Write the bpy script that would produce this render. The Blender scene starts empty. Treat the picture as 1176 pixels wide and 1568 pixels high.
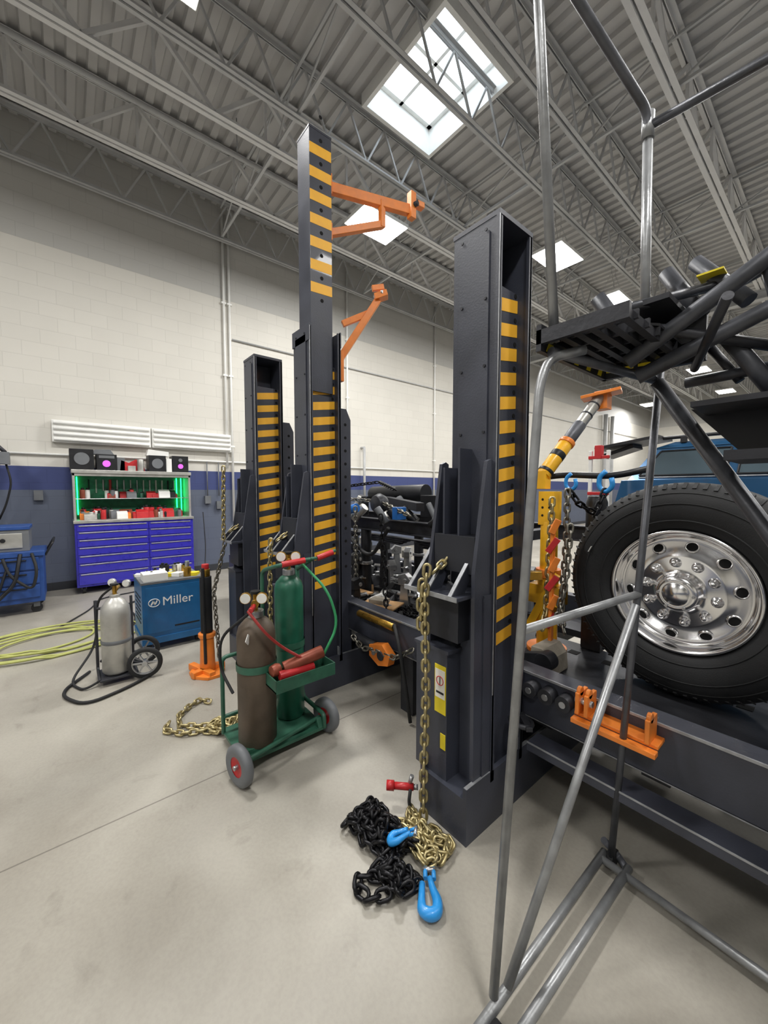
import bpy, bmesh, math, random
from mathutils import Vector, Matrix
random.seed(7)
R=random.Random(11)
sc=bpy.context.scene
sc.view_settings.view_transform='Standard'
sc.view_settings.exposure=0.0

# ---------------------------------------------------------------- materials
def lin(h):
    h=h.lstrip('#'); o=[]
    for i in (0,2,4):
        c=int(h[i:i+2],16)/255
        o.append(c/12.92 if c<=.04045 else ((c+.055)/1.055)**2.4)
    return tuple(o)+(1,)
def nmat(name):
    m=bpy.data.materials.new(name); m.use_nodes=True
    nt=m.node_tree; nt.nodes.clear()
    out=nt.nodes.new('ShaderNodeOutputMaterial')
    return m,nt,out
def mat(name,col,rough=.5,metal=0.,var=.15,scale=6.,bump=.0,bscale=60.,emit=0.,rvar=.12,coat=0.):
    m,nt,out=nmat(name)
    b=nt.nodes.new('ShaderNodeBsdfPrincipled')
    nt.links.new(b.outputs[0],out.inputs[0])
    c=lin(col) if isinstance(col,str) else col
    tc=nt.nodes.new('ShaderNodeTexCoord')
    n=nt.nodes.new('ShaderNodeTexNoise'); n.inputs['Scale'].default_value=scale; n.inputs['Detail'].default_value=6
    nt.links.new(tc.outputs['Object'],n.inputs['Vector'])
    rp=nt.nodes.new('ShaderNodeValToRGB')
    rp.color_ramp.elements[0].position=.3; rp.color_ramp.elements[1].position=.7
    rp.color_ramp.elements[0].color=tuple(max(0,x*(1-var)) for x in c[:3])+(1,)
    rp.color_ramp.elements[1].color=tuple(min(1,x*(1+var)) for x in c[:3])+(1,)
    nt.links.new(n.outputs['Fac'],rp.inputs['Fac'])
    nt.links.new(rp.outputs['Color'],b.inputs['Base Color'])
    mr=nt.nodes.new('ShaderNodeMapRange')
    mr.inputs['To Min'].default_value=max(.02,rough-rvar); mr.inputs['To Max'].default_value=min(1,rough+rvar)
    nt.links.new(n.outputs['Fac'],mr.inputs['Value']); nt.links.new(mr.outputs[0],b.inputs['Roughness'])
    b.inputs['Metallic'].default_value=metal
    if coat: b.inputs['Coat Weight'].default_value=coat
    if emit:
        b.inputs['Emission Color'].default_value=c; b.inputs['Emission Strength'].default_value=emit
    if bump:
        n2=nt.nodes.new('ShaderNodeTexNoise'); n2.inputs['Scale'].default_value=bscale; n2.inputs['Detail'].default_value=4
        nt.links.new(tc.outputs['Object'],n2.inputs['Vector'])
        bp=nt.nodes.new('ShaderNodeBump'); bp.inputs['Strength'].default_value=bump; bp.inputs['Distance'].default_value=.01
        nt.links.new(n2.outputs['Fac'],bp.inputs['Height']); nt.links.new(bp.outputs[0],b.inputs['Normal'])
    return m
M={}
M['tower']=mat('tower_slate_paint','#3b3e49',.44,.0,.18,5,.08,120,coat=.12)
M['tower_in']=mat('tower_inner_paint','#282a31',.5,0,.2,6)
M['edge']=mat('worn_steel_edge','#a4a6aa',.4,.5,.2,30)
M['stripe']=mat('safety_orange_yellow_tape','#ffbc36',.5,0,.06,20)
M['hole']=mat('hole_black','#050506',.9)
M['orange']=mat('orange_paint','#e8832e',.42,0,.14,12,coat=.15)
M['yellow']=mat('yellow_paint','#f8b822',.4,0,.12,12,coat=.2)
M['black']=mat('black_metal','#1b1c20',.45,.2,.3,14)
M['rubber']=mat('rubber_black','#1e1f21',.7,0,.2,10,.15,200)
M['dark']=mat('dark_greasy_steel','#35363b',.45,.4,.35,9,.1,60)
M['galv']=mat('weathered_tube','#97999b',.38,.5,.2,16,.08,90)
M['galvd']=mat('painted_dark_tube','#5a5c62',.42,.35,.3,14,.08,90)
M['galvk']=mat('dark_grey_tube','#4a4c52',.45,.3,.3,14,.08,90)
M['chrome']=mat('polished_aluminium','#f2f2f3',.2,1,.03,8,rvar=.06)
M['steel']=mat('brushed_steel','#b5b6b8',.33,.85,.12,20)
M['gold']=mat('yellow_chromate_chain','#b3a67c',.38,.8,.3,40)
M['chainsteel']=mat('steel_chain','#8a877e',.35,.9,.25,40)
M['chainblack']=mat('black_oxide_chain','#1d1d20',.35,.6,.3,40)
M['hookblue']=mat('hook_blue_paint','#2a8fd8',.38,0,.1,20,coat=.2)
M['red']=mat('red_paint','#bd2a2e',.4,0,.12,14)
M['green']=mat('green_paint','#31604d',.42,0,.25,12)
M['cylgreen']=mat('oxygen_cylinder_green','#215f4a',.38,0,.2,10)
M['cylbrown']=mat('acetylene_cylinder_brown','#5b4f43',.5,.25,.35,7,.1,50)
M['brass']=mat('brass','#b58d3e',.3,.9,.15,20)
M['glassg']=mat('gauge_face','#e8e8e4',.3)
M['white']=mat('white_paint','#ecece9',.5,0,.04)
M['offw']=mat('joist_grey_paint','#b3b4b5',.5,0,.10,4)
M['joistw']=mat('joist_light_paint','#d0d0d0',.5,0,.06,4)
M['silver']=mat('tank_aluminium','#bcbbb6',.4,.6,.15,10)
M['blue']=mat('welder_blue','#1c6299',.4,0,.1,12,coat=.15)
M['cblue']=mat('cart_blue','#26498a',.42,0,.12,12)
M['toolblue']=mat('bright_blue_tool_paint','#2a6fc0',.4,0,.12,12)
M['violet']=mat('toolbox_blue','#3632ac',.3,0,.08,10,coat=.4)
M['greenled']=mat('green_led_strip',(.02,1,.25,1),.5,emit=5)
M['greenback']=mat('pegboard_green','#2f7d5c',.6,0,.3,14)
M['card']=mat('cardboard','#c49b6c',.8,0,.15,14)
M['carblue']=mat('car_paint_blue','#2a5880',.22,.3,.06,5,coat=.9)
M['glass']=mat('car_window_glass','#46545c',.06,0,.15,1.5,coat=.8)
M['hose']=mat('hose_yellow_green','#aeb266',.5,0,.1,12)
M['hosegreen']=mat('hose_green','#2f8d58',.5)
M['hosered']=mat('hose_red','#a02f2c',.5)
M['grey']=mat('grey_plastic','#6a6d71',.5)
M['copper']=mat('rust_red_bottle','#8a4634',.45,.3,.25,12)
M['wood']=mat('wood_block','#8a8377',.8,0,.25,14,.2,60)
M['magenta']=mat('speaker_purple_led',(.5,.1,.6,1),.5,emit=.8)
M['deck']=mat('steel_roof_deck_paint','#b6b5b4',.55,0,.07,1.5)
M['skin_lab']=mat('label_white','#ece9df',.5)
M['labyel']=mat('label_yellow','#e8d22a',.5)
def lampmat():
    m,nt,out=nmat('led_panel_emission')
    e=nt.nodes.new('ShaderNodeEmission'); e.inputs[0].default_value=(1,.99,.96,1); e.inputs[1].default_value=20
    nt.links.new(e.outputs[0],out.inputs[0]); return m
M['lamp']=lampmat()
def panemat():
    m,nt,out=nmat('skylight_glazing')
    t=nt.nodes.new('ShaderNodeBsdfTransparent'); t.inputs[0].default_value=(.95,.97,.98,1)
    g=nt.nodes.new('ShaderNodeBsdfGlossy'); g.inputs['Roughness'].default_value=.05
    mx=nt.nodes.new('ShaderNodeMixShader'); mx.inputs[0].default_value=.05
    nt.links.new(t.outputs[0],mx.inputs[1]); nt.links.new(g.outputs[0],mx.inputs[2]); nt.links.new(mx.outputs[0],out.inputs[0]); return m
M['pane']=panemat()

def N(nt,t,**k):
    n=nt.nodes.new(t)
    for a,b in k.items(): setattr(n,a,b)
    return n
def math_(nt,op,a,b=None):
    n=N(nt,'ShaderNodeMath',operation=op)
    for i,v in enumerate((a,b)):
        if v is None: continue
        if isinstance(v,(int,float)): n.inputs[i].default_value=v
        else: nt.links.new(v,n.inputs[i])
    return n.outputs[0]
def mixc(nt,f,a,b,bt='MIX'):
    n=N(nt,'ShaderNodeMix',data_type='RGBA',blend_type=bt)
    if isinstance(f,(int,float)): n.inputs[0].default_value=f
    else: nt.links.new(f,n.inputs[0])
    for i,v in ((6,a),(7,b)):
        if isinstance(v,tuple): n.inputs[i].default_value=v
        else: nt.links.new(v,n.inputs[i])
    return n.outputs[2]
def floormat():
    m,nt,out=nmat('sealed_concrete_floor')
    b=N(nt,'ShaderNodeBsdfPrincipled'); nt.links.new(b.outputs[0],out.inputs[0])
    g=N(nt,'ShaderNodeNewGeometry'); pos=g.outputs['Position']
    def noise(s,d=6,dist=0.,r=.55):
        n=N(nt,'ShaderNodeTexNoise'); n.inputs['Scale'].default_value=s; n.inputs['Detail'].default_value=d
        n.inputs['Distortion'].default_value=dist; n.inputs['Roughness'].default_value=r
        nt.links.new(pos,n.inputs['Vector']); return n.outputs['Fac']
    def ramp(f,p0,c0,p1,c1):
        r=N(nt,'ShaderNodeValToRGB'); e=r.color_ramp.elements
        e[0].position=p0;e[0].color=c0;e[1].position=p1;e[1].color=c1
        nt.links.new(f,r.inputs[0]); return r.outputs[0]
    base=ramp(noise(.8,5,.3),.3,lin('#979288'),.72,lin('#ada99f'))
    st=ramp(noise(1.7,6,.5,.5),.46,(0,0,0,1),.74,(1,1,1,1))
    c=mixc(nt,math_(nt,'MULTIPLY',st,.55),base,lin('#857e73'))
    st2=ramp(noise(6.5,8,.4,.62),.60,(0,0,0,1),.74,(1,1,1,1))
    c=mixc(nt,math_(nt,'MULTIPLY',st2,.35),c,lin('#6f695f'))
    sp=ramp(noise(70,4),.35,(.86,.86,.86,1),.6,(1,1,1,1))
    c=mixc(nt,.5,c,sp,'MULTIPLY')
    lp=ramp(noise(1.1,5,.9),.54,(0,0,0,1),.76,(1,1,1,1))
    c=mixc(nt,math_(nt,'MULTIPLY',lp,.4),c,lin('#c6c2b8'))
    sx=N(nt,'ShaderNodeSeparateXYZ'); nt.links.new(pos,sx.inputs[0])
    def line(o,off,per):
        a=math_(nt,'ADD',o,off); a=math_(nt,'DIVIDE',a,per); a=math_(nt,'ADD',a,100.5)
        a=math_(nt,'FRACT',a); a=math_(nt,'SUBTRACT',a,.5); a=math_(nt,'ABSOLUTE',a); a=math_(nt,'MULTIPLY',a,per)
        return math_(nt,'LESS_THAN',a,.004)
    l=math_(nt,'MAXIMUM',line(sx.outputs[0],2.06,4.5),line(sx.outputs[1],1.6,4.5))
    c=mixc(nt,math_(nt,'MULTIPLY',l,.6),c,lin('#4d4943'))
    nt.links.new(c,b.inputs['Base Color'])
    rr=N(nt,'ShaderNodeMapRange'); rr.inputs['To Min'].default_value=.30; rr.inputs['To Max'].default_value=.55
    nt.links.new(noise(2,5),rr.inputs['Value']); nt.links.new(rr.outputs[0],b.inputs['Roughness'])
    bp=N(nt,'ShaderNodeBump'); bp.inputs['Strength'].default_value=.1; bp.inputs['Distance'].default_value=.003
    nt.links.new(noise(25,5),bp.inputs['Height']); nt.links.new(bp.outputs[0],b.inputs['Normal'])
    return m
def wallmat(name,axis,plain=False):
    m,nt,out=nmat(name)
    b=N(nt,'ShaderNodeBsdfPrincipled'); nt.links.new(b.outputs[0],out.inputs[0]); b.inputs['Roughness'].default_value=.6
    g=N(nt,'ShaderNodeNewGeometry'); sx=N(nt,'ShaderNodeSeparateXYZ'); nt.links.new(g.outputs['Position'],sx.inputs[0])
    cb=N(nt,'ShaderNodeCombineXYZ'); nt.links.new(sx.outputs[axis],cb.inputs[0]); nt.links.new(sx.outputs[2],cb.inputs[1])
    br=N(nt,'ShaderNodeTexBrick'); nt.links.new(cb.outputs[0],br.inputs['Vector'])
    br.inputs['Scale'].default_value=1; br.inputs['Brick Width'].default_value=.4; br.inputs['Row Height'].default_value=.2
    br.inputs['Mortar Size'].default_value=.005; br.inputs['Mortar Smooth'].default_value=.3
    br.inputs['Color1'].default_value=(1,1,1,1); br.inputs['Color2'].default_value=(.96,.96,.96,1); br.inputs['Mortar'].default_value=(.86,.86,.86,1)
    n=N(nt,'ShaderNodeTexNoise'); n.inputs['Scale'].default_value=1.2; n.inputs['Detail'].default_value=5
    nt.links.new(g.outputs['Position'],n.inputs['Vector'])
    z=sx.outputs[2]
    up=mixc(nt,n.outputs['Fac'],lin('#cdcac2'),lin('#dad7cf'))
    low=mixc(nt,n.outputs['Fac'],lin('#535a6b'),lin('#626a7c'))
    c=mixc(nt,math_(nt,'GREATER_THAN',z,1.5),low,lin('#3a4576'))
    c=mixc(nt,math_(nt,'GREATER_THAN',z,1.84),c,up)
    c=mixc(nt,math_(nt,'GREATER_THAN',z,5.0),c,lin('#b9b8b4'))  # greyer top of wall: shade below the roof painted into the colour
    c=mixc(nt,math_(nt,'LESS_THAN',z,.12),c,lin('#34363c'))
    c=mixc(nt,.75,c,br.outputs['Color'],'MULTIPLY')
    nt.links.new(c,b.inputs['Base Color'])
    bp=N(nt,'ShaderNodeBump'); bp.inputs['Strength'].default_value=.3; bp.inputs['Distance'].default_value=.006; bp.invert=True
    nt.links.new(br.outputs['Fac'],bp.inputs['Height']); nt.links.new(bp.outputs[0],b.inputs['Normal'])
    return m
M['floor']=floormat(); M['wall_y']=wallmat('painted_block_wall_a',1); M['wall_x']=wallmat('painted_block_wall_b',0)

# ---------------------------------------------------------------- builder
def rounded(pts,rad,k=6):
    pts=[Vector(p) for p in pts]; out=[pts[0]]
    for i in range(1,len(pts)-1):
        a,b,c=pts[i-1],pts[i],pts[i+1]
        r=min(rad,(a-b).length*.45,(c-b).length*.45)
        p=b+(a-b).normalized()*r; q=b+(c-b).normalized()*r
        for j in range(k+1):
            t=j/k; out.append(p*(1-t)**2+b*2*t*(1-t)+q*t*t)
    out.append(pts[-1]); return out
class B:
    def __init__(s,name,bevel=0.,parent=None):
        s.name=name; s.bm=bmesh.new(); s.m=[]; s.bevel=bevel; s.T=Matrix(); s.parent=parent
    def mi(s,k):
        if k not in s.m: s.m.append(k)
        return s.m.index(k)
    def add(s,vs,fs,k,smooth=False):
        i=s.mi(k); bv=[s.bm.verts.new(s.T@Vector(v)) for v in vs]
        sm=smooth
        for j,f in enumerate(fs):
            try: fa=s.bm.faces.new([bv[q] for q in f])
            except ValueError: continue
            fa.material_index=i; fa.smooth=(sm if isinstance(sm,bool) else sm[j])
    def box(s,x0,x1,y0,y1,z0,z1,k):
        vs=[(x,y,z) for x in (x0,x1) for y in (y0,y1) for z in (z0,z1)]
        s.add(vs,[(0,1,3,2),(4,6,7,5),(0,4,5,1),(2,3,7,6),(0,2,6,4),(1,5,7,3)],k)
    def bar(s,p0,p1,w,h,k,up=(0,0,1)):
        p0=Vector(p0);p1=Vector(p1);d=(p1-p0).normalized();u=Vector(up)
        if abs(d.dot(u))>.98: u=Vector((1,0,0))
        a=d.cross(u).normalized()*w/2; b=a.cross(d).normalized()*h/2
        vs=[p+sa*a+sb*b for p in (p0,p1) for sa,sb in ((-1,-1),(1,-1),(1,1),(-1,1))]
        s.add(vs,[(0,3,2,1),(4,5,6,7),(0,1,5,4),(1,2,6,5),(2,3,7,6),(3,0,4,7)],k)
    def prism(s,poly,ax,t0,t1,k):
        def mk(u,v,t):
            return {'x':(t,u,v),'y':(u,t,v),'z':(u,v,t)}[ax]
        n=len(poly); vs=[mk(u,v,t0) for u,v in poly]+[mk(u,v,t1) for u,v in poly]
        fs=[tuple(range(n-1,-1,-1)),tuple(range(n,2*n))]+[(i,(i+1)%n,n+(i+1)%n,n+i) for i in range(n)]
        s.add(vs,fs,k)
    def tube(s,pts,r,k,n=10,caps=True,closed=False):
        pts=[Vector(p) for p in pts]; L=len(pts)
        rs=r if isinstance(r,(list,tuple)) else [r]*L
        vs=[];fs=[];sm=[];u=None
        for i,p in enumerate(pts):
            if closed: t=(pts[(i+1)%L]-pts[i-1]).normalized()
            else: t=(pts[min(i+1,L-1)]-pts[max(i-1,0)]).normalized()
            if u is None:
                u=t.orthogonal().normalized()
            else:
                u=(u-t*u.dot(t))
                u=u.normalized() if u.length>1e-6 else t.orthogonal().normalized()
            w=t.cross(u)
            for j in range(n):
                a=2*math.pi*j/n; vs.append(p+(u*math.cos(a)+w*math.sin(a))*rs[i])
        for i in range(L if closed else L-1):
            i2=(i+1)%L
            for j in range(n):
                fs.append((i*n+j,i*n+(j+1)%n,i2*n+(j+1)%n,i2*n+j)); sm.append(True)
        if caps and not closed:
            fs.append(tuple(range(n-1,-1,-1))); sm.append(False)
            fs.append(tuple((L-1)*n+j for j in range(n))); sm.append(False)
        s.add(vs,fs,k,sm)
    def cyl(s,p0,p1,r,k,r2=None,n=20):
        s.tube([p0,p1],[r,r if r2 is None else r2],k,n)
    def lathe(s,prof,o,axis,k,n=32,smooth=True):
        o=Vector(o); a=Vector(axis).normalized(); u=a.orthogonal().normalized(); w=a.cross(u)
        vs=[];fs=[]
        for (r,h) in prof:
            for j in range(n):
                t=2*math.pi*j/n; vs.append(o+a*h+(u*math.cos(t)+w*math.sin(t))*max(r,1e-4))
        for i in range(len(prof)-1):
            for j in range(n): fs.append((i*n+j,i*n+(j+1)%n,(i+1)*n+(j+1)%n,(i+1)*n+j))
        s.add(vs,fs,k,smooth)
    def link(s,c,d,side,k,pitch,w):
        cr=w*2.05; hs=max(pitch/2+w-cr,.001); pts=[]
        for i in range(7):
            a=-math.pi/2+math.pi*i/6; pts.append(c+d*(hs+cr*math.cos(a))+side*cr*math.sin(a))
        for i in range(7):
            a=math.pi/2+math.pi*i/6; pts.append(c+d*(-hs+cr*math.cos(a))+side*cr*math.sin(a))
        s.tube(pts,w,k,6,closed=True)
    def chain(s,pts,k,pitch=.04,w=.006,ph=0.):
        pts=[Vector(p) for p in pts]; acc=0.;nxt=pitch/2;cnt=0
        for a,b in zip(pts[:-1],pts[1:]):
            l=(b-a).length
            if l<1e-6: continue
            d=(b-a)/l
            while nxt<=acc+l:
                c=a+d*(nxt-acc)
                u=Vector((0,0,1)) if abs(d.z)<.9 else Vector((1,0,0))
                s1=d.cross(u).normalized(); s2=s1.cross(d)
                an=ph+(math.pi/4 if cnt%2 else -math.pi/4)
                s.link(c,d,s1*math.cos(an)+s2*math.sin(an),k,pitch,w); cnt+=1; nxt+=pitch
            acc+=l
    def pile(s,cx,cy,rx,ry,h,k,turns=5,pitch=.04,w=.006,seed=1):
        r=random.Random(seed); pts=[];n=turns*16
        for i in range(n):
            t=i/n; a=t*turns*2*math.pi; rho=.25+.75*abs(math.sin(a*.37+seed))*r.uniform(.7,1)
            x=cx+rx*rho*math.cos(a+seed); y=cy+ry*rho*math.sin(a*1.13+seed)
            z=w*2.2+h*max(0,1-rho)*r.uniform(.3,1)+r.uniform(0,h*.3)
            pts.append((x,y,z))
        s.chain(pts,k,pitch,w)
    def done(s):
        bm=s.bm
        bmesh.ops.recalc_face_normals(bm,faces=bm.faces[:])
        me=bpy.data.meshes.new(s.name)
        xs=[v.co for v in bm.verts]
        mn=Vector((min(v.x for v in xs),min(v.y for v in xs),min(v.z for v in xs)))
        mx=Vector((max(v.x for v in xs),max(v.y for v in xs),max(v.z for v in xs)))
        o=Vector(((mn.x+mx.x)/2,(mn.y+mx.y)/2,mn.z))
        for v in bm.verts: v.co-=o
        bm.to_mesh(me); bm.free()
        for k in s.m: me.materials.append(M[k])
        ob=bpy.data.objects.new(s.name,me); sc.collection.objects.link(ob); ob.location=o
        if s.bevel:
            md=ob.modifiers.new('bevel','BEVEL'); md.width=s.bevel; md.segments=2; md.limit_method='ANGLE'; md.angle_limit=math.radians(50)
        if s.parent:
            ob.parent=s.parent; ob.location=o-s.parent.location
        return ob

# ---------------------------------------------------------------- room
XW=-7.5; XE=6.0; YS=-6.0; YN=26.0; ZD=6.62
b=B('floor'); b.box(XW-.2,XE+.2,YS-.2,YN+.2,-.15,0,'floor'); b.done()
b=B('wall_left'); b.box(XW-.2,XW,YS-.2,YN+.2,0,6.8,'wall_y'); b.done()
b=B('wall_right'); b.box(XE,XE+.2,YS-.2,YN+.2,0,6.8,'wall_y'); b.done()
b=B('wall_back'); b.box(XW,XE,YN,YN+.2,0,6.8,'wall_x'); b.done()
b=B('wall_front'); b.box(XW,XE,YS-.2,YS,0,6.8,'wall_x'); b.done()
SX0,SX1,SY0,SY1=-4.24,-2.90,3.22,4.38
b=B('ceiling')
def deck(x0,x1,y0,y1):
    prof=[];y=y0;p=.2;h=.045
    while y<y1-1e-6:
        for dy,z in ((0,0),(.085,0),(.105,h),(.18,h)):
            if y+dy<=y1: prof.append((y+dy,ZD+z))
        y+=p
    prof.append((y1,ZD))
    n=len(prof)
    vs=[(x0,a,z) for a,z in prof]+[(x1,a,z) for a,z in prof]
    b.add(vs,[(i,i+1,n+i+1,n+i) for i in range(n-1)],'deck')
deck(XW,XE,YS,SY0); deck(XW,XE,SY1,YN); deck(XW,SX0,SY0,SY1); deck(SX1,XE,SY0,SY1)
b.done()
b=B('roof_slab')
for x0,x1,y0,y1 in ((XW-.2,XE+.2,YS-.2,SY0-.05),(XW-.2,XE+.2,SY1+.05,YN+.2),(XW-.2,SX0-.05,SY0-.05,SY1+.05),(SX1+.05,XE+.2,SY0-.05,SY1+.05)):
    b.box(x0,x1,y0,y1,6.80,6.9,'deck')
b.done()
b=B('window_1')
t=.05;zt=6.90
b.box(SX0-t,SX0,SY0-t,SY1+t,ZD-.12,zt,'white'); b.box(SX1,SX1+t,SY0-t,SY1+t,ZD-.12,zt,'white')
b.box(SX0,SX1,SY0-t,SY0,ZD-.12,zt,'white'); b.box(SX0,SX1,SY1,SY1+t,ZD-.12,zt,'white')
mx_=(SX0+SX1)/2; my_=(SY0+SY1)/2
for x0,x1,y0,y1 in ((SX0,SX0+.06,SY0,SY1),(SX1-.06,SX1,SY0,SY1),(SX0,SX1,SY0,SY0+.06),(SX0,SX1,SY1-.06,SY1),(mx_-.02,mx_+.02,SY0,SY1),(SX0,SX1,my_-.02,my_+.02)):
    b.box(x0,x1,y0,y1,zt-.04,zt,'white')
b.box(SX0,SX1,SY0,SY1,zt+.001,zt+.006,'pane')
b.done()
def joist(X,heavy=False):
    b=B('roof_joist'); z0=5.92; zt=6.53; k='joistw' if heavy else 'offw'
    w=.055 if heavy else .04
    y0=YS+.03;y1=YN-.03
    for sx in (-1,1):
        c=X+sx*(w*.5+.012)
        b.box(c-w/2,c+w/2,y0,y1,z0,z0+.008,k); b.box(X+sx*.012-.004,X+sx*.012+.004,y0,y1,z0+.008,z0+w+.02,k)
        b.box(c-w/2,c+w/2,y0,y1,zt+.05,zt+.06,k); b.box(X+sx*.012-.004,X+sx*.012+.004,y0,y1,zt,zt+.05,k)
    y=y0;p=1.25 if heavy else .62
    while y<y1-p:
        a=(X,y,z0+.03);c=(X,y+p/2,zt+.02);e=(X,y+p,z0+.03)
        ww=.045 if heavy else .024
        b.bar(a,c,ww,ww,k); b.bar(c,e,ww,ww,k)
        if heavy: b.bar((X,y+p/2,z0+.03),c,.03,.03,k)
        y+=p
    b.done()
for X,hv in ((-7.3,0),(-6.2,1),(-5.0,1),(-4.40,0),(-3.12,0),(-2.4,0),(-1.45,1),(-.1,0),(1.3,0),(2.7,0),(4.1,0),(5.4,0)): joist(X,bool(hv))
b=B('joist_bridging')
XA=XW+.12; XB=XE-.12
for y in (-3.5,-.5,2.3,5.4,8.5,11.6,14.7,18,21):
    b.bar((XA,y,5.97),(XB,y,5.97),.035,.035,'offw'); b.bar((XA,y+.02,6.53),(XB,y+.02,6.53),.03,.03,'offw')
    xs=[-7.3,-6.2,-5.0,-4.4,-3.12,-2.4,-1.45,-.1]
    for a,c in zip(xs[:-1],xs[1:]): b.bar((a,y,5.97),(c,y,6.55),.02,.02,'offw')
b.done()
b=B('sprinkler_pipe')
b.tube([(-5.6,YS+.1,6.1),(-5.6,YN-.1,6.1)],.03,'offw',12)
for y in range(-4,26,3): b.cyl((-5.6,y,6.1),(-5.6,y,6.60),.008,'steel',n=6)
b.done()
b=B('roof_girder')
b.box(XA,XB,12.0,12.18,5.72,5.74,'offw'); b.box(XA,XB,12.07,12.1,5.74,5.9,'offw'); b.box(XA,XB,12.0,12.18,5.9,5.915,'offw')
b.done()
b=B('wall_conduit')
for y,z0 in ((2.46,.9),(2.36,1.9),(5.08,1.2),(8.0,1.3)):
    b.cyl((XW+.035,y,z0),(XW+.035,y,6.5),.022,'white',n=10)
    for z in (2.3,3.6,4.9): b.box(XW,XW+.06,y-.04,y+.04,z,z+.03,'white')
b.tube([(XW+.03,-3,2.02),(XW+.03,9.5,2.02)],.015,'white',8)
b.tube([(XW+.03,2.5,4.3),(XW+.03,24,4.3)],.015,'offw',8)
for y,z in ((2.0,1.25),(2.2,1.15),(-.3,1.35)): b.box(XW,XW+.06,y-.05,y+.05,z,z+.14,'grey')
for y in (2.0,2.2): b.tube([(XW+.03,y,1.39),(XW+.03,y,2.02)],.01,'grey',8)
b.done()
b=B('wall_pipe')
b.tube([(XW+.12,5.5,1.2),(XW+.12,5.5,2.5)],.03,'offw',10); b.tube([(XW,5.5,2.5),(XW+.12,5.5,2.5)],.03,'offw',10)
for y in (19.5,20.3): b.tube([(XW+.12,y,0),(XW+.12,y,5.0)],.09,'offw',12)
b.done()
b=B('wall_heater_panel',.004)
for y0,y1,dz in ((-.12,1.12,0),(1.14,2.42,0)):
    b.box(XW,XW+.09,y0,y1,2.2,2.52,'white')
    for i in range(4): b.tube([(XW+.105,y0+.02,2.24+i*.08),(XW+.105,y1-.02,2.24+i*.08)],.024,'white',10)
b.done()

# ---------------------------------------------------------------- lamps
def highbay(x,y,w=60,z=5.62):
    b=B('high_bay_light',.003)
    b.box(x-.28,x+.28,y-.42,y+.42,z,z+.05,'white'); b.box(x-.12,x+.12,y-.2,y+.2,z+.05,z+.11,'grey')
    b.box(x-.27,x+.27,y-.41,y+.41,z-.004,z-.001,'lamp')
    for dx,dy in ((-.15,-.28),(.15,-.28),(-.15,.28),(.15,.28)): b.tube([(x+dx,y+dy,z+.05),(x,y+(.1 if dy>0 else -.1),z+.6),(x,y+(.1 if dy>0 else -.1),6.60)],.004,'steel',5)
    ob=b.done()
    l=bpy.data.lights.new('high_bay_lamp','AREA'); l.shape='RECTANGLE'; l.size=.5; l.size_y=.78; l.energy=w; l.color=(1,.98,.945)
    lo=bpy.data.objects.new('high_bay_lamp',l); sc.collection.objects.link(lo); lo.parent=ob
    lo.location=Vector((x,y,z-.02))-ob.location
PW=136
for x,ys,f in ((-4.9,(3.9,),1),(-3.5,(.6,6.9,9.4,13,17,21.5),1),(-6.4,(22,),1),(1.4,(-3.5,.3,4,8,12.5,17),.7),(-3.5,(-3.2,),.8)):
    for y in ys: highbay(x,y,PW*f)

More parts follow.
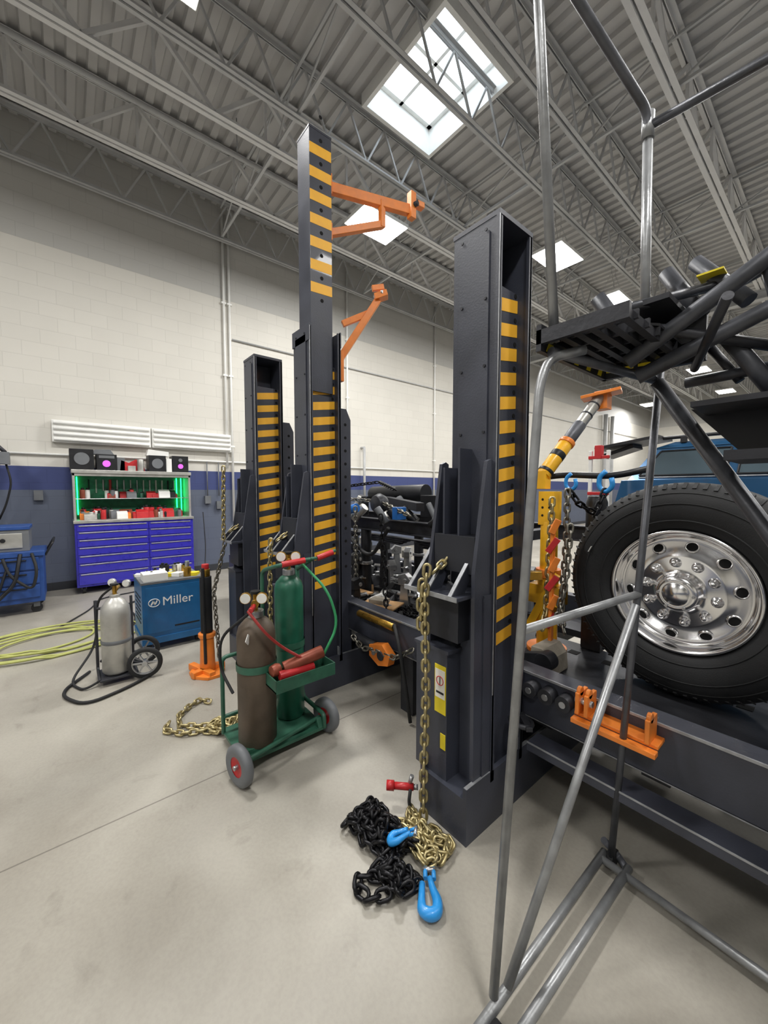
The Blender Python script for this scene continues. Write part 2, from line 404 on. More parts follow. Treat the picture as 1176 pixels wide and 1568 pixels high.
# ---------------------------------------------------------------- pulling towers
def tower(X0,Y0,ext=False,basel=.95):
    b=B('pulling_tower',.004); b.T=Matrix.Translation((X0,Y0,0)); H=2.63
    b.box(-.24,0,0,.012,.2,H,'tower'); b.box(-.24,0,.238,.25,.2,H,'tower'); b.box(-.24,-.228,.012,.238,.2,H,'tower')
    b.box(-.075,-.06,.012,.238,.2,2.40,'tower')
    b.box(-.014,0,-.004,.022,.2,H,'tower'); b.box(-.014,0,.228,.254,.2,H,'tower')
    b.box(.0,.0015,-.003,.004,.6,H,'edge')
    if not ext:
        b.box(-.245,.002,-.002,.252,H,H+.02,'tower')
    else:
        b.box(-.245,.002,-.008,.0,H-.1,H+.01,'tower'); b.box(-.245,.002,.25,.258,H-.1,H+.01,'tower')
    b.box(-.2,-.045,-.008,0,1.1,2.58,'tower')
    for z in [1.75+i*.28 for i in range(4)]:
        for x in (-.185,-.06): b.cyl((x,-.013,z),(x,-.008,z),.007,'dark',n=8)
    for i in range(15):
        z=.76+i*.1085
        b.prism([(.014,z),(.236,z+.035),(.236,z+.092),(.014,z+.057)],'x',-.06,-.0585,'stripe')
        b.cyl((-.0595,.219,z+.108),(-.0575,.219,z+.108),.011,'hole',n=12)
    b.prism([(.25,.2),(.40,.2),(.40,2.04),(.36,2.12),(.29,2.12),(.25,2.08)],'x',-.20,-.09,'tower')
    for i in range(12): b.cyl((-.09,.35,.9+i*.1),(-.0885,.35,.9+i*.1),.012,'hole',n=10)
    b.box(-.27,0,-.17,basel,0,.2,'tower')
    b.box(-.27,-.25,-.17,basel,.2,.25,'tower'); b.box(-.02,0,-.17,basel,.2,.25,'tower')
    b.box(-.018,-.001,-.168,.0,.25,.252,'edge'); b.box(-.018,-.001,.26,basel-.05,.25,.252,'edge')
    b.box(-.03,-.005,.02,.03,.2,.31,'edge'); b.box(-.03,-.005,.225,.235,.2,.31,'edge')
    b.box(-.32,-.13,-.15,0,.2,.78,'tower'); b.box(-.33,-.12,-.155,0,.78,.795,'tower')
    b.box(-.13,-.005,-.06,0,.2,1.05,'tower')
    for x in (-.02,-.27):
        b.prism([(0,.25),(-.115,.25),(-.12,1.15),(-.045,1.62),(-.02,1.63),(0,1.62)],'x',x-.009,x+.009,'tower')
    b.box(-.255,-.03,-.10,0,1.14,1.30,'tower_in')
    b.box(-.13,-.12,-.09,0,1.3,1.68,'tower'); b.box(-.215,-.205,-.09,0,1.3,1.6,'tower')
    b.prism([(-.24,.2),(-.33,.2),(-.33,1.1),(-.28,1.6),(-.24,1.62)],'y',.1,.13,'tower')
    dz=.06
    b.box(-.34,-.03,-.21,0,.985+dz,1.0+dz,'tower'); b.box(-.34,-.03,-.213,-.208,.983+dz,1.003+dz,'edge')
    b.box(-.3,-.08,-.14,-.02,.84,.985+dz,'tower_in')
    for x in (-.31,-.20,-.07):
        b.prism([(-.21,1.0+dz),(-.03,1.20+dz),(.0,1.215+dz),(0,1.17+dz),(-.05,1.12+dz),(-.12,1.0+dz)],'x',x-.008,x+.008,'tower')
        b.prism([(-.212,1.0+dz),(-.032,1.203+dz),(.0,1.218+dz),(0,1.213+dz),(-.032,1.197+dz),(-.205,1.0+dz)],'x',x-.009,x+.009,'edge')
        b.cyl((x-.016,-.02,1.2+dz),(x+.016,-.02,1.2+dz),.022,'steel',n=14)
    b.chain([(-.19,-.02,1.2+dz),(-.19,-.1,1.12+dz),(-.19,-.17,1.08+dz)],'gold',.04,.0065)
    if ext:
        b.box(-.21,-.2,.035,.21,2.2,3.97,'tower'); b.box(-.05,-.04,.035,.21,2.2,3.97,'tower')
        b.box(-.2,-.05,.035,.045,2.2,3.97,'tower'); b.box(-.2,-.05,.2,.21,2.2,3.97,'tower')
        b.box(-.212,-.038,.033,.212,3.97,3.985,'tower')
        for i in range(7):
            z=2.88+i*.154
            b.prism([(.036,z),(.209,z+.01),(.209,z+.08),(.036,z+.07)],'x',-.04,-.0385,'stripe')
        for i in range(9): b.cyl((-.0395,.125,2.84+i*.154-.0),(-.0375,.125,2.84+i*.154),.013,'hole',n=12)
    return b
b=tower(-.96,1.41)
b.box(-.2,-.135,-.1525,-.15,.50,.72,'labyel'); b.box(-.196,-.139,-.1535,-.1525,.57,.70,'skin_lab')
b.tube([(-.1675+.02*math.cos(a*math.pi/8),-.1545,.65+.02*math.sin(a*math.pi/8)) for a in range(16)],.002,'red',5,closed=True)
b.box(-.17,-.165,-.1542,-.1535,.63,.67,'black'); b.box(-.19,-.145,-.1542,-.1535,.59,.60,'black')
b.box(-.165,-.135,-.1525,-.15,.34,.41,'labyel')
b.done()
b=tower(-2.41,1.33,ext=True); b.done()
b=tower(-3.26,1.27); b.done()

b=B('jib_arm',.003)
b.bar((-2.50,1.545,3.68),(-2.20,2.10,3.60),.045,.07,'orange'); b.bar((-2.50,1.545,3.36),(-2.31,1.89,3.47),.04,.05,'orange')
b.bar((-2.31,1.89,3.45),(-2.31,1.89,3.64),.04,.04,'orange')
b.box(-2.53,-2.46,1.542,1.555,3.62,3.76,'orange'); b.box(-2.53,-2.46,1.542,1.555,3.3,3.42,'orange')
b.bar((-2.20,2.09,3.54),(-2.20,2.09,3.73),.05,.05,'orange'); b.bar((-2.18,2.12,3.65),(-2.17,2.18,3.65),.05,.04,'orange')
b.cyl((-2.25,2.08,3.64),(-2.15,2.11,3.64),.018,'dark')
b.done()
b=B('tow_boom_arm',.003)
b.bar((-2.47,1.60,2.45),(-2.32,1.86,2.92),.05,.05,'orange'); b.bar((-2.44,1.62,2.72),(-2.36,1.80,2.82),.03,.045,'orange')
b.box(-2.55,-2.42,1.592,1.62,2.3,2.52,'orange')
b.bar((-2.33,1.84,2.93),(-2.27,1.91,2.96),.08,.045,'orange'); b.bar((-2.34,1.82,3.0),(-2.30,1.9,3.02),.03,.04,'orange')
b.cyl((-2.36,1.86,2.96),(-2.26,1.86,2.96),.014,'steel')
b.done()
b=B('load_chain')
b.chain([(-1.155,1.2,1.17),(-1.155,1.185,1.06),(-1.15,1.19,.6),(-1.155,1.185,.25),(-1.14,1.17,.02)],'gold',.042,.007)
b.chain([(-1.185,1.2,1.10),(-1.18,1.185,1.0),(-1.178,1.185,.9)],'gold',.042,.007)
b.pile(-1.10,1.11,.15,.09,.05,'gold',7,.040,.0062,3)
b.done()
b=B('load_chain')
b.chain([(-3.46,1.06,1.70),(-3.47,1.05,1.07)],'gold',.042,.007)
b.chain([(-3.46,1.06,1.05),(-3.55,.98,.6),(-3.5,1.0,.02)],'chainsteel',.042,.007)
b.done()
b=B('load_chain')
b.chain([(-2.60,1.11,1.15),(-2.61,1.105,1.0),(-2.61,1.1,.3),(-2.6,1.06,.02)],'gold',.042,.007)
b.done()
b=B('hydraulic_coupler')
b.T=Matrix.Translation((-1.25,1.185,.10))
b.cyl((-.07,-.04,0),(.0,.03,0),.016,'red'); b.cyl((-.09,-.06,0),(-.065,-.035,0),.022,'red'); b.cyl((.0,.03,0),(.015,.045,0),.012,'steel'); b.cyl((-.02,.02,-.0),(-.01,.03,.05),.01,'steel')
b.tube(rounded([(.0,.01,0),(.01,-.01,-.05),(.02,-.0,-.09)],.05),.008,'rubber',8)
b.done()

b=B('black_chain')
b.pile(-1.22,.99,.16,.085,.085,'chainblack',12,.043,.0078,5)
b.pile(-1.04,.92,.08,.055,.05,'chainblack',6,.043,.0078,8)
b.chain([(-1.04,.90,.03),(-1.10,.85,.025),(-1.13,.81,.025),(-1.10,.78,.02),(-1.04,.80,.02),(-1.01,.85,.03)],'chainblack',.043,.0078)
def hook(cx,cy,z,ang,tilt=0,s=1.):
    b.T=Matrix.Translation((cx,cy,z))@Matrix.Rotation(ang,4,'Z')@Matrix.Rotation(tilt,4,'X')@Matrix.Scale(s,4)
    pts=rounded([(-.030,.05,0),(-.032,-.02,0),(-.03,-.05,0),(0,-.062,0),(.026,-.05,0),(.030,-.01,0),(.012,.03,0),(.0,.075,0)],.03,3)
    n=len(pts); b.tube(pts,[.011+.011*math.sin(math.pi*min(1,(i+1)/n*1.0)) for i in range(n)],'hookblue',10)
    for dx in (-.017,.017): b.cyl((dx,.07,0),(dx,.115,0),.009,'hookblue',n=10)
    b.cyl((-.028,.108,0),(.028,.108,0),.010,'steel',n=10)
    b.T=Matrix()
hook(-.905,.965,.024,.78,0,.95); hook(-1.10,.99,.10,-.9,.5,.7)
b.done()

# ---------------------------------------------------------------- frame rack
b=B('frame_rack',.004)
b.box(-5.4,2.6,1.70,1.80,.40,.62,'tower'); b.box(-5.4,2.6,1.695,1.70,.61,.622,'edge'); b.box(-5.4,2.6,1.70,1.84,.395,.405,'edge')
b.box(-5.4,2.6,3.22,3.32,.40,.62,'tower')
b.box(-5.4,2.6,1.80,2.62,.42,.47,'dark'); b.box(-5.4,2.6,2.85,3.22,.42,.47,'dark')
for i in range(17):
    x=-5.3+i*.48; b.box(x,x+.1,1.8,3.22,.32,.42,'dark')
for i in range(38):
    x=-5.3+i*.2; b.box(x,x+.06,2.0,2.06,.47,.4725,'hole'); b.box(x,x+.06,2.42,2.48,.47,.4725,'hole')
for x in (-5.2,-3.9,-1.9,.2,2.3):
    for y in (1.72,3.2): b.box(x,x+.12,y,y+.12,0,.40,'dark')
b.box(-5.4,2.6,2.68,2.78,.3,.36,'dark')
b.box(-.9,2.6,1.60,1.70,.30,.34,'tower'); b.box(-.9,2.6,1.598,1.602,.335,.343,'edge')
for x in (-.92,-.84,-.76):
    b.cyl((x,1.64,.56),(x,1.70,.56),.035,'dark'); b.cyl((x,1.635,.56),(x,1.64,.56),.015,'steel')
b.done()
b=B('rack_clamp_bracket',.003)
b.box(-.70,-.40,1.585,1.62,.535,.555,'orange'); b.box(-.70,-.40,1.62,1.70,.555,.57,'orange')
for x in (-.69,-.655,-.44):
    b.box(x,x+.016,1.60,1.69,.57,.66,'orange'); b.cyl((x,1.63,.66),(x+.016,1.63,.66),.02,'orange',n=12)
b.cyl((-.7,1.63,.62),(-.63,1.63,.62),.014,'steel')
b.done()
b=B('tie_down_ring',.002)
b.tube([(-.93+.05*math.cos(i*math.pi/8),1.60+.04*math.sin(i*math.pi/8),.42) for i in range(16)],.012,'dark',8,closed=True)
b.bar((-1.0,1.69,.42),(-.87,1.57,.42),.03,.02,'dark')
b.done()
b=B('truck_chassis_frame',.004)
for y,x1 in ((2.16,-1.35),(2.86,1.6)):
    b.box(-5.0,x1,y,y+.012,1.14,1.23,'dark'); b.box(-5.0,x1,y-.03,y+.05,1.23,1.242,'dark'); b.box(-5.0,x1,y-.03,y+.05,1.13,1.142,'dark')
for x in (-4.9,-4.0,-3.1,-2.2,-1.5,.6): b.box(x,x+.08,2.17,2.87,1.14,1.21,'dark')
b.lathe([(0,-.14),(.12,-.12),(.17,0),(.12,.12),(0,.14)],(-.5,3.0,.99),(1,0,0),'dark',16); b.cyl((-.5,2.6,.99),(-.5,3.4,.99),.06,'dark')
for x in (-2.9,-4.6,-1.75):
    for y in (2.18,2.88):
        b.cyl((x,y,.4725),(x,y,1.13),.05,'black'); b.cyl((x,y,.4725),(x,y,.5),.11,'black'); b.cyl((x,y,.8),(x,y,.83),.065,'steel')
b.bar((-5.0,2.3,1.40),(-3.6,1.95,1.38),.06,.07,'dark'); b.bar((-3.6,2.8,1.42),(-2.2,2.2,1.36),.07,.07,'dark')
b.cyl((-3.4,2.66,1.45),(-2.6,2.68,1.47),.085,'black'); b.cyl((-3.42,2.66,1.45),(-3.4,2.66,1.45),.06,'steel')
b.box(-2.5,-2.2,2.5,2.8,1.25,1.45,'black'); b.lathe([(0,-.06),(.07,-.05),(.09,0),(.07,.05),(0,.06)],(-2.6,2.1,1.38),(0,1,0),'dark',18)
b.tube([(-4.2,2.02,1.35),(-3.3,1.95,1.33)],.03,'brass',10); b.box(-4.0,-3.9,1.92,2.02,1.28,1.40,'yellow')
b.box(-2.34,-2.28,2.02,2.12,1.26,1.36,'toolblue'); b.cyl((-3.0,2.0,1.3),(-2.8,2.0,1.34),.04,'toolblue')
for (x,y) in ((-4.6,2.5),(-3.7,2.4),(-2.9,2.4),(-2.1,2.4)):
    for i in range(4): b.bar((x-.4+i*.05,y,1.05-i*.018),(x+.4-i*.05,y,1.05-i*.018),.06,.014,'dark')
b.tube(rounded([(-4.4,2.0,1.3),(-4.0,1.9,1.0),(-3.4,1.95,.7),(-2.8,1.9,.6)],.2),.02,'rubber',8)
b.tube(rounded([(-3.1,2.1,1.35),(-2.9,1.95,1.1),(-2.6,2.0,.9),(-2.3,1.95,1.2)],.15),.016,'rubber',8)
for i in range(44):
    x=R.uniform(-4.8,-1.6); y=R.uniform(1.95,2.95); h=R.uniform(.05,.2)
    b.cyl((x,y,1.23),(x+R.uniform(-.15,.15),y+R.uniform(-.05,.05),1.24+h),R.uniform(.02,.055),R.choice(['dark','black','steel','dark','grey','silver']),n=10)
b.chain([(-4.2,2.0,1.4),(-4.2,1.95,.5)],'chainsteel',.042,.007); b.chain([(-3.3,2.0,1.35),(-3.25,1.9,.5)],'gold',.042,.007)
b.chain([(-3.9,2.2,1.46),(-3.2,2.0,1.42),(-2.6,2.1,1.4),(-2.1,2.0,1.3)],'chainsteel',.042,.007)
b.chain([(-3.8,2.2,1.5),(-3.1,2.5,1.58),(-2.5,2.2,1.5)],'chainblack',.042,.007)
b.chain([(-2.4,1.95,1.3),(-2.3,1.9,.9),(-2.2,1.85,.5)],'chainblack',.042,.007)
b.chain([(-2.75,1.95,1.35),(-2.7,1.92,.5)],'chainsteel',.042,.007)
b.done()
b=B('frame_clamp_stands',.003)
def stand(x,y,h,rot,k):
    b.T=Matrix.Translation((x,y,.4725))@Matrix.Rotation(rot,4,'Z')
    b.box(-.09,.09,-.06,.06,0,.025,'black'); b.prism([(-.05,.025),(.05,.025),(.03,h),(-.03,h)],'y',-.02,.02,k)
    b.prism([(-.05,h-.02),(.07,h-.02),(.07,h+.03),(.02,h+.08),(-.05,h+.06)],'y',-.035,.035,k)
    b.cyl((-.07,0,h*.55),(.12,0,h*.55),.016,'steel',n=10); b.cyl((.1,-.05,h*.55),(.1,.05,h*.55),.007,'steel',n=8)
    b.cyl((.02,-.045,h+.02),(.02,.045,h+.02),.018,'steel',n=10); b.T=Matrix()
for i in range(50):
    stand(R.uniform(-4.9,-1.5),R.uniform(1.9,3.1),R.uniform(.1,.45),R.uniform(0,6),R.choice(['dark','black','grey','steel','dark','orange' if i%7==0 else 'black','silver','red' if i%8==0 else 'dark']))
b.done()
b=B('clamp_and_chain_clutter',.003)
for i in range(150):
    x=R.uniform(-5.0,-1.3); y=R.uniform(1.84,2.6); s=R.uniform(.03,.10)
    k=R.choice(['dark','dark','black','steel','grey','silver','black','steel','white','wood','card' if i%4==0 else 'dark','toolblue' if i%5==0 else 'steel'])
    if i%3==0: b.cyl((x,y,.50),(x+R.uniform(-.2,.2),y+R.uniform(-.1,.1),.50+R.uniform(0,.08)),R.uniform(.015,.03),k,n=10)
    else:
        b.T=Matrix.Translation((x,y,.4735))@Matrix.Rotation(R.uniform(0,3),4,'Z')
        b.prism([(-s,0),(s,0),(s*.8,s*.7),(-s*.2,s)],'y',-s*.5,s*.5,k); b.cyl((0,-s*.55,s*.45),(0,s*.55,s*.45),s*.22,'black',n=10); b.T=Matrix()
b.T=Matrix.Translation((0,0,.468)); b.pile(-3.2,2.1,.4,.12,.05,'chainsteel',6,.042,.007,2); b.pile(-2.2,2.2,.3,.15,.05,'chainblack',5,.042,.007,4); b.pile(-4.2,2.15,.4,.15,.05,'chainsteel',5,.042,.007,9); b.T=Matrix()
for x,y,z,w_,a_ in ((-3.0,1.98,.56,.3,.1),(-4.2,2.05,.55,.22,-.2),(-2.45,2.0,.54,.16,.4),(-3.7,1.95,.6,.2,.5)):
    b.T=Matrix.Translation((x,y,z))@Matrix.Rotation(a_,4,'Z'); b.box(-w_,w_,-.11,.11,0,.014,'card'); b.box(-w_*.6,w_*.3,-.05,.06,.014,.05,'wood'); b.T=Matrix()
b.done()
b=B('orange_pulley_clamp',.003)
b.prism([(-2.10,.42),(-1.96,.46),(-1.88,.40),(-1.90,.33),(-2.0,.30),(-2.1,.34)],'y',1.6,1.66,'orange')
b.cyl((-1.97,1.59,.38),(-1.97,1.67,.38),.032,'dark'); b.cyl((-2.04,1.585,.38),(-2.04,1.67,.38),.016,'steel',n=10)
b.tube([(-2.3,1.64,.40),(-2.08,1.64,.40)],.035,'dark',12); b.tube([(-2.3,1.66,.58),(-1.9,1.66,.58)],.026,'brass',12)
b.chain([(-2.3,1.6,.42),(-2.15,1.58,.38),(-2.05,1.6,.40),(-1.85,1.62,.4),(-1.7,1.66,.5)],'chainsteel',.042,.007)
b.done()
b=B('hanging_shop_hose'); b.tube(rounded([(-1.9,1.66,.6),(-1.78,1.6,.5),(-1.74,1.62,.25),(-1.72,1.64,.02)],.1),.012,'rubber',10); b.done()

# ---------------------------------------------------------------- truck wheel
WC=(-.50,2.27,1.01)
b=B('truck_wheel')
ty=[(.29,.02),(.31,-.02),(.34,-.035),(.40,-.052),(.455,-.045),(.49,-.02),(.513,.005),(.525,.03),(.525,.07),(.517,.072),(.517,.082),(.525,.084),(.525,.13),(.517,.132),(.517,.142),(.525,.144),(.525,.19),(.51,.23),(.45,.26),(.34,.25),(.29,.22)]
b.lathe(ty,WC,(0,1,0),'rubber',96)
for rr,ww in ((.425,.003),(.345,.004),(.475,.003)):
    b.tube([(WC[0]+rr*math.cos(i*math.pi/40),WC[1]-(.05 if rr==.425 else (.037 if rr==.345 else .032)),WC[2]+rr*math.sin(i*math.pi/40)) for i in range(80)],ww,'rubber',5,closed=True)
for i in range(80):
    a=i*math.pi/40; c,s_=math.cos(a),math.sin(a)
    b.bar((WC[0]+.497*c,WC[1]-.016,WC[2]+.497*s_),(WC[0]+.523*c,WC[1]+.022,WC[2]+.523*s_),.016,.006,'rubber')
rim=[(.292,.03),(.300,-.012),(.296,-.026),(.285,-.026),(.277,-.015),(.270,.03),(.262,.045),(.25,.045),(.235,.035),(.20,.015),(.175,.0),(.165,-.003),(.11,-.003),(.1,-.008),(.088,-.014),(.085,-.06),(.078,-.075),(.06,-.082),(.055,-.078),(.05,-.085),(.0,-.09)]
b.lathe(rim,WC,(0,1,0),'chrome',80)
for i in range(10):
    a=(i+.25)*math.pi/5; c,s_=math.cos(a),math.sin(a)
    o=Vector((WC[0]+.218*c,WC[1]+.023,WC[2]+.218*s_)); nx=Vector((c*.5,-.86,s_*.5)).normalized()
    b.lathe([(.0,.006),(.022,.006)],o,nx,'hole',18); b.lathe([(.021,.0),(.023,.008),(.028,.007),(.030,.0)],o,nx,'chrome',18)
    a+=math.pi/10; c,s_=math.cos(a),math.sin(a)
    p=Vector((WC[0]+.142*c,WC[1]-.002,WC[2]+.142*s_))
    b.lathe([(.024,0),(.024,-.008),(.017,-.012),(.016,-.03),(.013,-.04),(.007,-.05),(0,-.052)],p,(0,1,0),'chrome',12)
for i in range(6):
    a=i*math.pi/3; p=Vector((WC[0]+.068*math.cos(a),WC[1]-.078,WC[2]+.068*math.sin(a))); b.cyl(p,p+Vector((0,-.012,0)),.007,'steel',n=6)
b.cyl((WC[0],WC[1]+.06,WC[2]),(WC[0],WC[1]+.2,WC[2]),.285,'dark',n=40)
b.bar((-.905,2.215,1.16),(-.89,2.215,1.19),.004,.012,'white',up=(0,1,0))
b.done()
b=B('wheel_chock',.006); b.prism([(-1.13,.4725),(-.99,.4725),(-1.0,.57),(-1.04,.62),(-1.11,.62)],'y',2.0,2.2,'wood'); b.cyl((-1.07,1.99,.56),(-1.07,2.0,.56),.02,'black'); b.done()

b=B('hydraulic_push_ram',.002)
a=Vector((-1.246,2.34,1.59)); e=Vector((-1.07,2.78,2.15)); d=e-a
b.cyl(a,a+d*.36,.045,'yellow'); b.cyl(a+d*.03,a+d*.06,.049,'black'); b.cyl(a+d*.20,a+d*.26,.0465,'black'); b.cyl(a+d*.36,a+d*.40,.05,'orange')
b.cyl(a+d*.40,a+d*.60,.040,'galvd'); b.cyl(a+d*.60,a+d*.93,.036,'silver'); b.cyl(a+d*.7,a+d*.715,.039,'dark'); b.cyl(a+d*.82,a+d*.835,.039,'dark')
b.bar(a+d*.93+Vector((-.10,-.03,.0)),a+d*.93+Vector((.12,.03,.03)),.14,.02,'orange'); b.box(e.x-.04,e.x+.04,e.y-.05,e.y+.03,e.z-.12,e.z+.0,'orange')
b.bar(a+Vector((0,0,.03)),a+Vector((0,.0,-.085)),.07,.07,'yellow')
b.done()
b=B('adjustable_stand_post',.004)
x,y=-1.2,2.35
b.cyl((x,y,.49),(x,y,.98),.062,'yellow'); b.cyl((x,y,.98),(x,y,1.30),.052,'yellow'); b.box(x-.05,x+.05,y-.05,y+.05,1.28,1.49,'yellow')
for z in (1.34,1.39,1.44):
    for dx in (-.022,.022): b.cyl((x+dx,y-.052,z),(x+dx,y-.05,z),.008,'hole',n=8)
b.cyl((x,y,.95),(x,y,1.0),.075,'orange'); b.cyl((x,y,.4725),(x,y,.5),.12,'orange'); b.box(x-.1,x+.1,y-.06,y+.06,.78,.9,'yellow')
b.bar((x-.1,y-.05,.6),(x+.08,y-.05,.98),.03,.05,'yellow')
b.done()
b=B('hoist_chain_with_hooks')
def hk(x,y,z,s=.8):
    b.T=Matrix.Translation((x,y,z))@Matrix.Scale(s,4)
    b.tube(rounded([(0,0,.07),(-.035,0,.04),(-.04,0,-.02),(0,0,-.06),(.04,0,-.02),(.03,0,.03)],.03,3),.014,'hookblue',8); b.T=Matrix()
hk(-1.05,2.30,1.54); hk(-.92,2.46,1.54,1.0)
b.chain([(-1.05,2.26,1.5),(-1.04,2.24,1.2),(-1.05,2.22,.75),(-1.02,2.2,.68)],'chainsteel',.042,.007)
b.chain([(-.92,2.46,1.5),(-.95,2.40,1.36),(-1.0,2.3,1.42),(-1.05,2.28,1.5)],'chainblack',.042,.007)
b.chain([(-1.12,2.22,1.45),(-1.13,2.2,.8),(-1.1,2.1,.68)],'gold',.042,.007)
b.chain([(-1.0,2.2,1.3),(-.99,2.14,1.0),(-1.02,2.1,.75)],'chainsteel',.042,.007)
b.tube(rounded([(-1.4,2.3,1.55),(-1.2,2.5,1.60),(-.9,2.5,1.58),(-.75,2.6,1.62)],.1),.02,'black',8)
b.done()
b=B('air_spring_canister',.003)
b.lathe([(0,1.02),(.05,1.02),(.062,1.06),(.055,1.1),(.062,1.14),(.062,1.42),(.05,1.46),(0,1.46)],(-1.02,2.6,0),(0,0,1),'black',20); b.box(-1.08,-.96,2.56,2.66,.4725,1.04,'dark')
b.box(-1.02,-.99,2.53,2.54,1.2,1.3,'white')
b.done()
b=B('pulling_yoke',.003)
for i in range(6):
    z=.70+i*.11; b.bar((-1.10+.02*(i%2),2.14,z),(-1.05,2.16,z+.08),.025,.035,'orange' if i%2 else 'red')
b.bar((-1.5,1.95,.95),(-1.15,2.18,.99),.05,.05,'brass'); b.bar((-1.08,2.16,.5),(-1.08,2.16,1.3),.03,.02,'orange')
b.box(-1.32,-1.28,2.05,2.12,.4725,1.2,'dark'); b.box(-1.38,-1.22,2.02,2.14,.88,.96,'dark')
b.bar((-1.28,2.0,.5),(-1.0,1.95,.60),.05,.06,'dark'); b.cyl((-1.0,1.92,.58),(-1.0,2.0,.58),.05,'dark')
b.done()
b=B('red_hoist_frame',.003)
for x in (-1.66,-1.5): b.box(x,x+.03,4.0,4.03,.0,1.88,'white')
for i in range(5): b.box(-1.66,-1.47,3.99,4.02,.4+i*.35,.43+i*.35,'red')
b.box(-1.60,-1.54,3.98,4.05,1.80,1.93,'red')
b.done()

# ---------------------------------------------------------------- blue pickup behind
b=B('pickup_truck',.03)
y0,y1=4.55,6.4
b.prism([(-1.6,.5),(-1.66,.8),(-1.62,1.3),(-1.55,1.60),(2.0,1.60),(2.9,1.42),(3.15,1.25),(3.2,.55)],'y',y0,y1,'carblue')
def cab(x0,x1,xt0,xt1,z0,z1,yi0,yi1,k):
    vs=[(x0,y0+yi0,z0),(x1,y0+yi0,z0),(x1,y1-yi0,z0),(x0,y1-yi0,z0),(xt0,y0+yi1,z1),(xt1,y0+yi1,z1),(xt1,y1-yi1,z1),(xt0,y1-yi1,z1)]
    b.add(vs,[(0,1,5,4),(1,2,6,5),(2,3,7,6),(3,0,4,7),(4,5,6,7),(0,3,2,1)],k)
cab(-1.50,1.90,-1.30,1.30,1.60,1.92,.03,.16,'carblue'); cab(-1.32,1.32,-1.15,1.1,1.92,1.985,.15,.24,'carblue')
def win(x0,x1,xt0,xt1):
    def P(x,z,o):
        t=(z-1.60)/.32; return (x,y0+.03+.13*t-o,z)
    vs=[P(x0,1.645,.004),P(x1,1.645,.004),P(xt1,1.89,.004),P(xt0,1.89,.004)]
    b.add(vs,[(0,1,2,3)],'glass')
    for a_,c_ in ((vs[0],vs[1]),(vs[1],vs[2]),(vs[2],vs[3]),(vs[3],vs[0])): b.tube([a_,c_],.010,'black',6)
    b.tube([P(x0,1.625,.008),P(x1,1.625,.008)],.008,'steel',6)
win(-1.40,-.72,-1.24,-.70); win(-.64,.16,-.62,.14); win(.24,1.15,.22,.95)
b.tube([(-1.25,y0+.22,2.03),(1.1,y0+.22,2.03)],.018,'black',8)
for x in (-1.1,-.2,.8): b.box(x,x+.05,y0+.2,y0+.24,1.97,2.03,'black')
b.bar((-1.85,y0+.3,1.96),(-1.25,y0+.3,2.04),.5,.03,'black'); b.bar((-1.8,y0+.3,1.88),(-1.5,y0+.3,1.97),.3,.04,'black')
for x in (-.80,.06): b.box(x,x+.12,y0-.02,y0,1.46,1.49,'steel')
b.box(1.1,1.3,y0-.2,y0-.02,1.6,1.75,'carblue')
for x in (-.75,2.3):
    for y in (y0-.01,y1-.2): b.lathe([(0,0),(.24,0),(.26,.02),(.34,.0),(.38,.03),(.38,.19),(.3,.21),(0,.21)],(x,y,.38),(0,1,0),'rubber',32)
    b.lathe([(0,-.02),(.2,-.015),(.24,.0)],(x,y0-.01,.38),(0,1,0),'silver',24)
for x in (-.68,.2): b.box(x,x+.008,y0-.003,y0,.6,1.6,'black')
b.done()

# ---------------------------------------------------------------- rolling platform ladder
b=B('rolling_platform_ladder')
r=.0135
A0=(-.579,.881,.07);A1=(-.575,1.05,1.80);
b.tube(rounded([A0,A1,(-.57,1.09,1.88),(-.5,1.16,1.90)],.07),r,'galv',12)
b.tube([(-.538,1.612,.05),(-.43,1.585,1.93)],r*.9,'galvd',12)
b.tube([(-.577,.985,1.10),(-.476,1.597,1.12)],r,'galv',12)
b.tube([(-.48,1.59,1.08),(-.565,.93,.07)],r,'galv',12)
b.tube([(-.575,.80,.045),(-.565,1.62,.045)],r*1.1,'galv',12)
b.tube([(-.50,.85,.045),(-.478,1.62,.045)],r*1.1,'galv',12)
b.tube([(-.57,1.58,.045),(.62,1.54,.045)],r,'galv',12)
b.tube(rounded([(-.565,1.61,.10),(-.53,1.66,.03),(-.48,1.62,.03)],.02),r,'galvd',10)
for p in ((-.54,1.63),(.60,1.54),(-.54,.83)):
    b.cyl((p[0]-.012,p[1],.035),(p[0]+.012,p[1],.035),.035,'rubber',n=20)
b.tube([(-.569,1.117,1.93),(-.612,1.064,2.86),(-.62,1.06,3.0)],r*1.05,'galv',12)
b.tube([(-.453,1.49,1.95),(-.463,1.48,2.66)],r*1.05,'galv',12)
b.tube(rounded([(-.463,1.48,2.62),(-.463,1.47,2.70),(-.56,1.128,2.90),(-.6,1.06,3.0),(-.4,1.06,3.02),(.5,1.06,3.02)],.07),r,'galvd',12)
b.tube([(-.463,1.48,2.66),(.5,1.56,2.66)],r,'galvd',12)
b.cyl((-.463,1.48,2.62),(-.463,1.48,2.70),r*1.35,'galv')
b.box(-.60,-.36,1.07,1.085,1.92,1.96,'dark'); b.box(-.60,-.30,1.53,1.55,1.90,1.96,'dark'); b.box(-.60,-.585,1.07,1.55,1.90,1.975,'dark')
for i in range(6): b.box(-.59+i*.04,-.57+i*.04,1.085,1.53,1.93,1.955,'dark')
for i in range(5): b.box(-.6,-.36,1.13+i*.085,1.14+i*.085,1.935,1.958,'dark')
b.prism([(-.585,1.085),(-.50,1.085),(-.36,1.30),(-.36,1.53),(-.585,1.53)],'z',1.959,1.966,'black')
